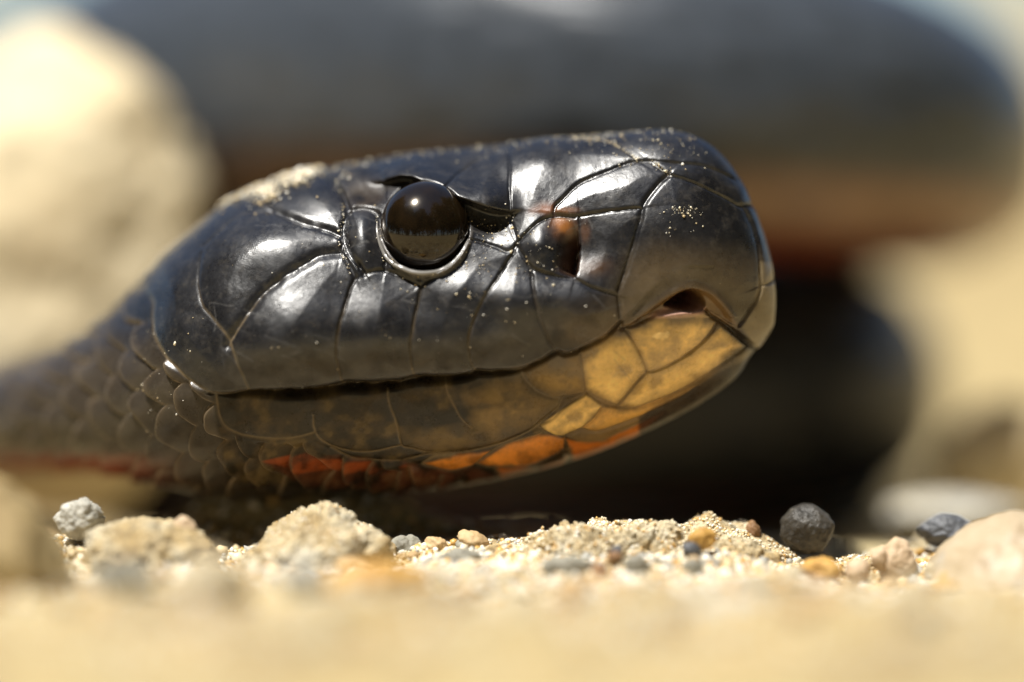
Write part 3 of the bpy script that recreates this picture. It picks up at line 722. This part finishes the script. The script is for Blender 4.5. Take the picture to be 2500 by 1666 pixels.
rock('pebble', 'round dark brown pebble beyond the crusted rock', 'pebble', 1968, 1230, 136, 130, 2.5, M_DARK, 5, sub=5, rough=.1, facet=.5, fine=.02)
rock('pebble', 'small ochre yellow pebble perched on the crusted rock', 'pebble', 1715, 1285, 66, 62, -3.0, M_OCHRE, 6, sub=4, facet=.6)
rock('pebble', 'tiny brown pebble tucked behind the crusted rock', 'pebble', 1838, 1270, 34, 50, 2.2, M_BROWN, 8, sub=3)
rock('pebble', 'small bluish grey pebble beside the ochre pebble', 'pebble', 1688, 1322, 48, 46, -3.6, M_SLATE, 9, sub=3)
rock('pebble', 'smooth flattened grey-green pebble in front of the sandy rock', 'pebble', 1385, 1354, 135, 72, -6.5, M_GREY, 12, sub=4, facet=.2, fine=.015)
rock('pebble', 'rounded grey pebble with white crown on the sand', 'pebble', 1552, 1352, 66, 70, -6.0, M_GREY, 13, sub=4, facet=.2, fine=.015)
rock('pebble', 'blunt grey pebble under the ochre pebble', 'pebble', 1692, 1362, 54, 54, -6.0, M_GREY, 14, sub=4, facet=.3)
rock('pebble', 'dark slate chip at the foot of the sandy rock', 'pebble', 1505, 1330, 34, 26, -4.2, M_SLATE, 15, sub=3)
rock('pebble', 'small rust red chip on the sandy rock', 'pebble', 1502, 1346, 40, 26, -4.8, M_BROWN, 16, sub=3)
rock('pebble', 'orange pebble with flat top at the edge of the dip', 'pebble', 2005, 1358, 110, 70, -3.5, M_OCHRE, 17, sub=4, facet=.6)
rock('pebble', 'low peach pebble beside the orange flat-topped one', 'pebble', 2095, 1362, 66, 60, -3.0, M_PEACH, 18, sub=4)
rock('pebble', 'upright translucent peach pebble leaning on the large smooth rock', 'pebble', 2190, 1311, 96, 110, -2.0, M_PEACH, 19, sub=5, tilt=R(-18), facet=.55)
rock('pebble', 'pale lump clinging to the peach pebble', 'pebble', 2146, 1332, 46, 60, -2.6, M_PEACH, 20, sub=4)
rock('smooth_rock', 'large smooth cream rock with a blue-grey stain', 'rock', 2450, 1246, 430, 330, -3.0, M_STAIN, 22, depth=6.0, sub=5, tilt=R(14), rough=.12, facet=.3, fine=.015)
rock('pebble', 'flat-topped dark slate pebble behind the smooth cream rock', 'pebble', 2318, 1252, 140, 90, 4.0, M_SLATE, 23, sub=4, facet=.8, tilt=R(-4))
rock('pale_stone', 'flat white stone lying in the open behind the slate pebble', 'stone', 2330, 1212, 350, 90, 32, M_WHITE, 24, sub=4, rough=.08, facet=.15, fine=.01)
rock('pale_stone', 'tall rounded cream stone behind the flat white one', 'stone', 2450, 972, 330, 420, 46, M_BLEACH, 25, sub=4, rough=.12, facet=.2, fine=.02)
rock('pebble', 'small white angular pebble at the foot of the tan boulder', 'pebble', 200, 1213, 124, 105, -1.0, M_WHITE, 26, sub=5, facet=.7, fine=.06)
rock('tan_boulder', 'big tan boulder sloping down beside the white pebble', 'rock', -15, 1116, 400, 620, -14, M_TANB, 27, depth=6, sub=5, tilt=R(26), rough=.14, facet=.4, fine=.02)
rock('tan_rock', 'tan rock with a horn between boulder and sugary rock', 'rock', 350, 1262, 330, 200, -3.0, M_SUGAR, 28, depth=3.0, sub=5, rough=.2, facet=.4, fine=.05)
rock('pebble', 'small pointed tan horn of stone on the tan rock', 'pebble', 448, 1258, 62, 110, -3.4, M_PEACH, 29, sub=4, tilt=R(-8), facet=.3)
rock('pebble', 'grey-green blocky pebble beside the sugary rock', 'pebble', 1122, 1336, 112, 66, -2.6, M_GREY, 30, sub=5, facet=.6, fine=.05)
rock('pebble', 'orange bead-like pebble below the blocky grey one', 'pebble', 1108, 1380, 46, 42, -4.2, M_OCHRE, 31, sub=3)
rock('pebble', 'grey crumb of rock at the end of the sugary rock', 'pebble', 985, 1305, 90, 80, 0.5, M_GREY, 33, sub=4)
rock('sandy_clod', 'low crumbly clod of sand beside the blocky grey pebble', 'clod', 1235, 1318, 330, 170, 0.3, M_SUGAR, 41, depth=3.0, sub=5, rough=.2, fine=.06, crust=.2)
rock('sandy_clod', 'low crumbly clod of sand behind the orange flat-topped pebble', 'clod', 2080, 1352, 300, 150, 0.6, M_SUGAR, 42, depth=3.0, sub=5, rough=.2, fine=.06, crust=.2)
CLODS = ROCKS[-2:]
rock('pale_boulder', 'tall sunlit pale boulder behind the neck', 'boulder', 130, 60, 760, 1260, 46, M_BLEACH, 34, depth=5.5, sub=5, tilt=R(-5), rough=.10, facet=.35, fine=.02)
# blurred lumps in front
for i, (x, y, w, hh, Y, m, lb) in enumerate([
    (520, 1345, 190, 150, -22, M_PALE, 'rough cream lump in front of the horned tan rock'),
    (300, 1360, 150, 100, -18, M_GREY, 'grey pebble lying against the tan boulder'),
    (740, 1372, 110, 90, -20, M_WHITE, 'whitish pebble in front of the sugary rock'),
    (920, 1362, 260, 130, -17, M_OCHRE, 'honey coloured stone in front of the sugary rock'),
    (1240, 1440, 170, 110, -30, M_PALE, 'cream lump in the loose sand'),
    (2060, 1440, 200, 120, -26, M_TAN, 'tan lump in the sand before the dip'),
    (1800, 1440, 240, 120, -24, M_WHITE, 'pale grey lump in the sand below the crusted rock')]):
    rock('stone', lb, 'stone', x, y, w, hh, Y, m, 50+i, sub=4, rough=.2, facet=.4, fine=.04)

# scattered pebbles: shared meshes, each an object of its own
kinds = [(M_TAN, 'small tan pebble bedded in the sand', 'tan pebbles in the sand'), (M_PALE, 'small cream pebble bedded in the sand', 'cream pebbles in the sand'),
         (M_GREY, 'small grey pebble bedded in the sand', 'grey pebbles in the sand'), (M_OCHRE, 'small ochre pebble bedded in the sand', 'ochre pebbles in the sand'),
         (M_BROWN, 'small brown pebble bedded in the sand', 'brown pebbles in the sand')]
protos = []
for ki, (m, lb, gp) in enumerate(kinds):
    for v_ in range(3):
        P, F = stone_shape(3, 200+ki*7+v_, (1, rng.uniform(.7, 1), rng.uniform(.55, .8)), rough=.2, facet=.5, fine=.05)
        mm_ = mesh_np('pebble', P, F); mm_.materials.append(m); protos.append((mm_, lb, gp))
wts = np.repeat([.36, .42, .09, .08, .05], 3); wts /= wts.sum()
count = 0
while count < 260:
    near_band = rng.random() < 0.6
    Y = rng.uniform(-14, 14) if near_band else rng.uniform(-75, -14)
    X = rng.uniform(-34, 34)*(Y+CAM_D)/CAM_D
    r_ = rng.uniform(.25, .85) if near_band else rng.uniform(.3, 1.0)
    if rng.random() < .1: r_ *= 1.5
    if -30 < X < 14 and Y > 3 and r_ > .6: continue
    mm_, lb, gp = protos[rng.choice(len(protos), p=wts)]
    o = bpy.data.objects.new('pebble', mm_); scene.collection.objects.link(o)
    o.scale = (r_, r_, r_); o.rotation_euler = (rng.uniform(-.4, .4), rng.uniform(-.4, .4), rng.uniform(0, 6.28))
    o.location = (X*MM, Y*MM, (float(ground_z(X, Y))+r_*0.25)*MM)
    tag(o, lb, 'pebble', gp); count += 1

# ------------------------------------------------------------------ sand grains (uncountable)
def grains(name, pts, rad, mat_cols, label):
    V0, F0 = ICO[0]; n = len(pts)
    jit = 1+0.28*rng.normal(size=(n, 12, 1)); jit = np.clip(jit, .5, 1.5)
    sq = rng.uniform(.7, 1.2, size=(n, 1, 3))
    P = pts[:, None, :]+V0[None]*jit*sq*rad[:, None, None]
    F = (F0[None]+12*np.arange(n)[:, None, None]).reshape(-1, 3)
    me_ = mesh_np(name, P.reshape(-1, 3), F, smooth=False)
    for m_ in mat_cols: me_.materials.append(m_)
    mi = np.repeat(rng.integers(0, len(mat_cols), n), 20).astype(np.int32)
    me_.polygons.foreach_set('material_index', mi)
    o = link(name, me_); o['kind'] = 'stuff'; o['label'] = label; o['category'] = 'sand'; return o
def grain_mat(name, col, rough, trans=0.0):
    m, nt, b = new_mat(name); b.inputs['Base Color'].default_value = (*col, 1); b.inputs['Roughness'].default_value = rough
    b.inputs['Transmission Weight'].default_value = trans; return m
GM = [grain_mat('quartz_grain', (.74, .66, .48), .35), grain_mat('cream_grain', (.60, .47, .27), .6), grain_mat('amber_grain', (.55, .33, .10), .4),
      grain_mat('grey_grain', (.33, .32, .28), .5), grain_mat('white_grain', (.80, .76, .66), .3)]
n = 26000
gyv = np.where(rng.random(n) < .8, rng.normal(-3, 6, n), rng.uniform(-45, -10, n)); gxv = rng.uniform(-33, 33, n)
gr = np.exp(rng.normal(math.log(.13), .4, n)); gr = np.clip(gr, .05, .42)
gp_ = np.stack([gxv, gyv, ground_z(gxv, gyv)+gr*.3], 1)
grains('sand_grains', gp_, gr, GM, 'loose coarse sand grains over the ground')

def crust(o, n_, lo, hi):
    V_ = np.empty(len(o.data.vertices)*3); o.data.vertices.foreach_get('co', V_); V_ = V_.reshape(-1, 3)/MM
    N_ = np.empty(len(o.data.vertices)*3); o.data.vertices.foreach_get('normal', N_); N_ = N_.reshape(-1, 3)
    ok = np.where((N_[:, 2] > -.1) & (N_[:, 1] < .55) & (V_[:, 2] > .35*V_[:, 2].max()))[0]
    clump = fbm(V_[ok, 0]*1.1, V_[ok, 1]*1.1, V_[ok, 2]*1.1, 2); p_ = np.clip(clump+.35, .03, 1); p_ /= p_.sum()
    k_ = rng.choice(ok, n_, p=p_); r_ = rng.uniform(lo, hi, n_)**1.0
    c_ = grains('crust', V_[k_]+N_[k_]*(r_*.3)[:, None], r_, [GM[0], GM[1], GM[4], GM[0], GM[2]], 'crumbly sand crust')
    del c_['category']; c_.parent = o
crust(CLODS[0], 1300, .04, .13); crust(CLODS[1], 1100, .04, .12); crust(ROCKS[0], 1500, .03, .085); crust(ROCKS[1], 2600, .04, .13); crust(ROCKS[2], 1800, .04, .12)

# grit stuck to the head
def on_head(xs, ys):
    """surface points on the near flank under photo pixels"""
    out = []; xs_c = (True,)
    r_i = np.searchsorted(-rows_x, -np.asarray(xs)); r_i = np.clip(r_i, 0, NH-1)
    for i, y in zip(r_i, ys):
        j = int(np.argmin(np.abs(py[i]-y))); out.append(near[i, j]+nrm[i, j]*(0.02+(0.22*rng.random() if xs_c[0] and y < 500 and xs[len(out)] < 800 else 0)))
    return np.array(out)
gx_, gy_ = [], []
def grit(n_, x0, y0, sx, sy, line=None):
    if line is not None:
        q_ = resample(np.array(line, float), 200); k_ = rng.integers(0, 200, n_)
        gx_.extend(q_[k_, 0]+rng.normal(0, sx, n_)); gy_.extend(q_[k_, 1]+rng.normal(0, sy, n_))
    else:
        gx_.extend(rng.normal(x0, sx, n_)); gy_.extend(rng.normal(y0, sy, n_))
for cx_, cy_, n_, sp_ in ((562,492,60,9),(600,478,40,10),(628,470,90,12),(652,460,110,11),(668,478,70,9),(700,444,60,9),(722,440,90,10),(748,432,70,10),(772,424,60,10),(735,452,50,12),(640,500,30,16),(690,470,40,18)):
    grit(n_, cx_, cy_, sp_*1.2, sp_*.7)
grit(90, 0, 0, 8, 10, [(540,505),(650,465),(790,415)])
grit(70, 850, 425, 16, 20)
grit(420, 0, 0, 3, 10, [(800,412),(980,382),(1240,355),(1400,338),(1540,326),(1640,324),(1700,345)])
grit(160, 0, 0, 3, 3, [(1400,345),(1480,343),(1526,369),(1556,392)])
grit(60, 0, 0, 3, 3, [(1591,395),(1633,426)])
grit(60, 1665, 520, 22, 8); grit(16, 1640, 560, 30, 26)
grit(110, 1560, 370, 90, 22); grit(120, 1140, 650, 60, 45); grit(60, 1210, 560, 30, 30); grit(60, 1290, 620, 40, 60)
grit(60, 0, 0, 3, 3, [(846,480),(848,540),(840,590),(870,670)]); grit(40, 0, 0, 3, 4, [(925,500),(935,560),(950,640)])
grit(60, 400, 900, 60, 90); grit(120, 1000, 700, 260, 110)
gx_, gy_ = np.array(gx_), np.array(gy_)
gr = np.clip(np.exp(rng.normal(math.log(.024), .55, len(gx_))), .008, .11)
big = (gx_ < 800) & (gy_ < 500); gr[big] *= 2.4
gp_ = on_head(gx_, gy_)
grains('sand_grit', gp_, gr, [GM[0], GM[1], GM[4]], "fine sand grit stuck to the snake's head")

# ------------------------------------------------------------------ wood across the clearing (what the eye and the scales mirror)
M_LEAF, nt, b = new_mat('leaf'); v = obj_coords(nt)
nt.links.new(ramp(nt, noise_tex(nt, v, 1.5, 4), [(0.35, (0.02, 0.035, 0.012)), (0.65, (0.06, 0.085, 0.03))]), b.inputs['Base Color'])
b.inputs['Roughness'].default_value = 0.6
M_BARK, nt, b = new_mat('bark'); b.inputs['Base Color'].default_value = (0.06, 0.045, 0.032, 1); b.inputs['Roughness'].default_value = 0.9
TV, TF, TM = [], [], []
def leafy(cx, cy, rad, hgt):
    n_ = 2600
    d_ = rng.normal(size=(n_, 3)); d_ /= np.linalg.norm(d_, axis=1)[:, None]
    lob = 1+0.35*fbm(d_[:, 0]*2.2+cx, d_[:, 1]*2.2+cy, d_[:, 2]*2.2, 3)
    c_ = np.array([cx, cy, hgt*0.56])+d_*np.array([rad, rad, hgt*0.46])*(rng.random((n_, 1))**0.4)*lob[:, None]
    c_[:, 2] = np.maximum(c_[:, 2], 0.08)
    a_ = rng.normal(size=(n_, 3)); a_ /= np.linalg.norm(a_, axis=1)[:, None]; b_ = np.cross(a_, rng.normal(size=(n_, 3))); b_ /= np.linalg.norm(b_, axis=1)[:, None]
    sz = rng.uniform(.16, .34, (n_, 1)); o_ = sum(len(t) for t in TV)
    q_ = np.stack([c_-a_*sz, c_-b_*sz*.5, c_+a_*sz, c_+b_*sz*.5], 1).reshape(-1, 3)
    TV.append(q_); TF.append(o_+np.arange(4*n_).reshape(-1, 4)); TM.append(np.zeros(n_, np.int32))
    k_ = 8; an_ = np.linspace(0, 2*math.pi, k_, endpoint=False); rings = []
    for hh_, rr_ in ((-.1, .16), (hgt*.3, .11), (hgt*.7, .05)):
        rings.append(np.stack([cx+rr_*np.cos(an_)+.1*hh_*math.sin(cx), cy+rr_*np.sin(an_), 0*an_+hh_], 1))
    o_ = sum(len(t) for t in TV); TV.append(np.vstack(rings)); f_ = []
    for r0 in (0, 1):
        for j_ in range(k_): f_.append((o_+r0*k_+j_, o_+r0*k_+(j_+1) % k_, o_+(r0+1)*k_+(j_+1) % k_, o_+(r0+1)*k_+j_))
    TF.append(np.array(f_)); TM.append(np.ones(len(f_), np.int32))
for i in range(25):
    an = math.radians(-90+(i-12)*9+rng.uniform(-4, 4)); ds = rng.uniform(5.5, 8.0)
    leafy(ds*math.cos(an), ds*math.sin(an), rng.uniform(1.3, 2.1), rng.uniform(6.0, 10.5))
me = mesh_np('treeline', np.vstack(TV)*1000, np.vstack(TF), smooth=False)
me.materials.append(M_LEAF); me.materials.append(M_BARK); me.polygons.foreach_set('material_index', np.concatenate(TM))
tl = link('treeline', me); tl['kind'] = 'stuff'; tl['label'] = 'dark green wood mirrored in the eye of the snake'
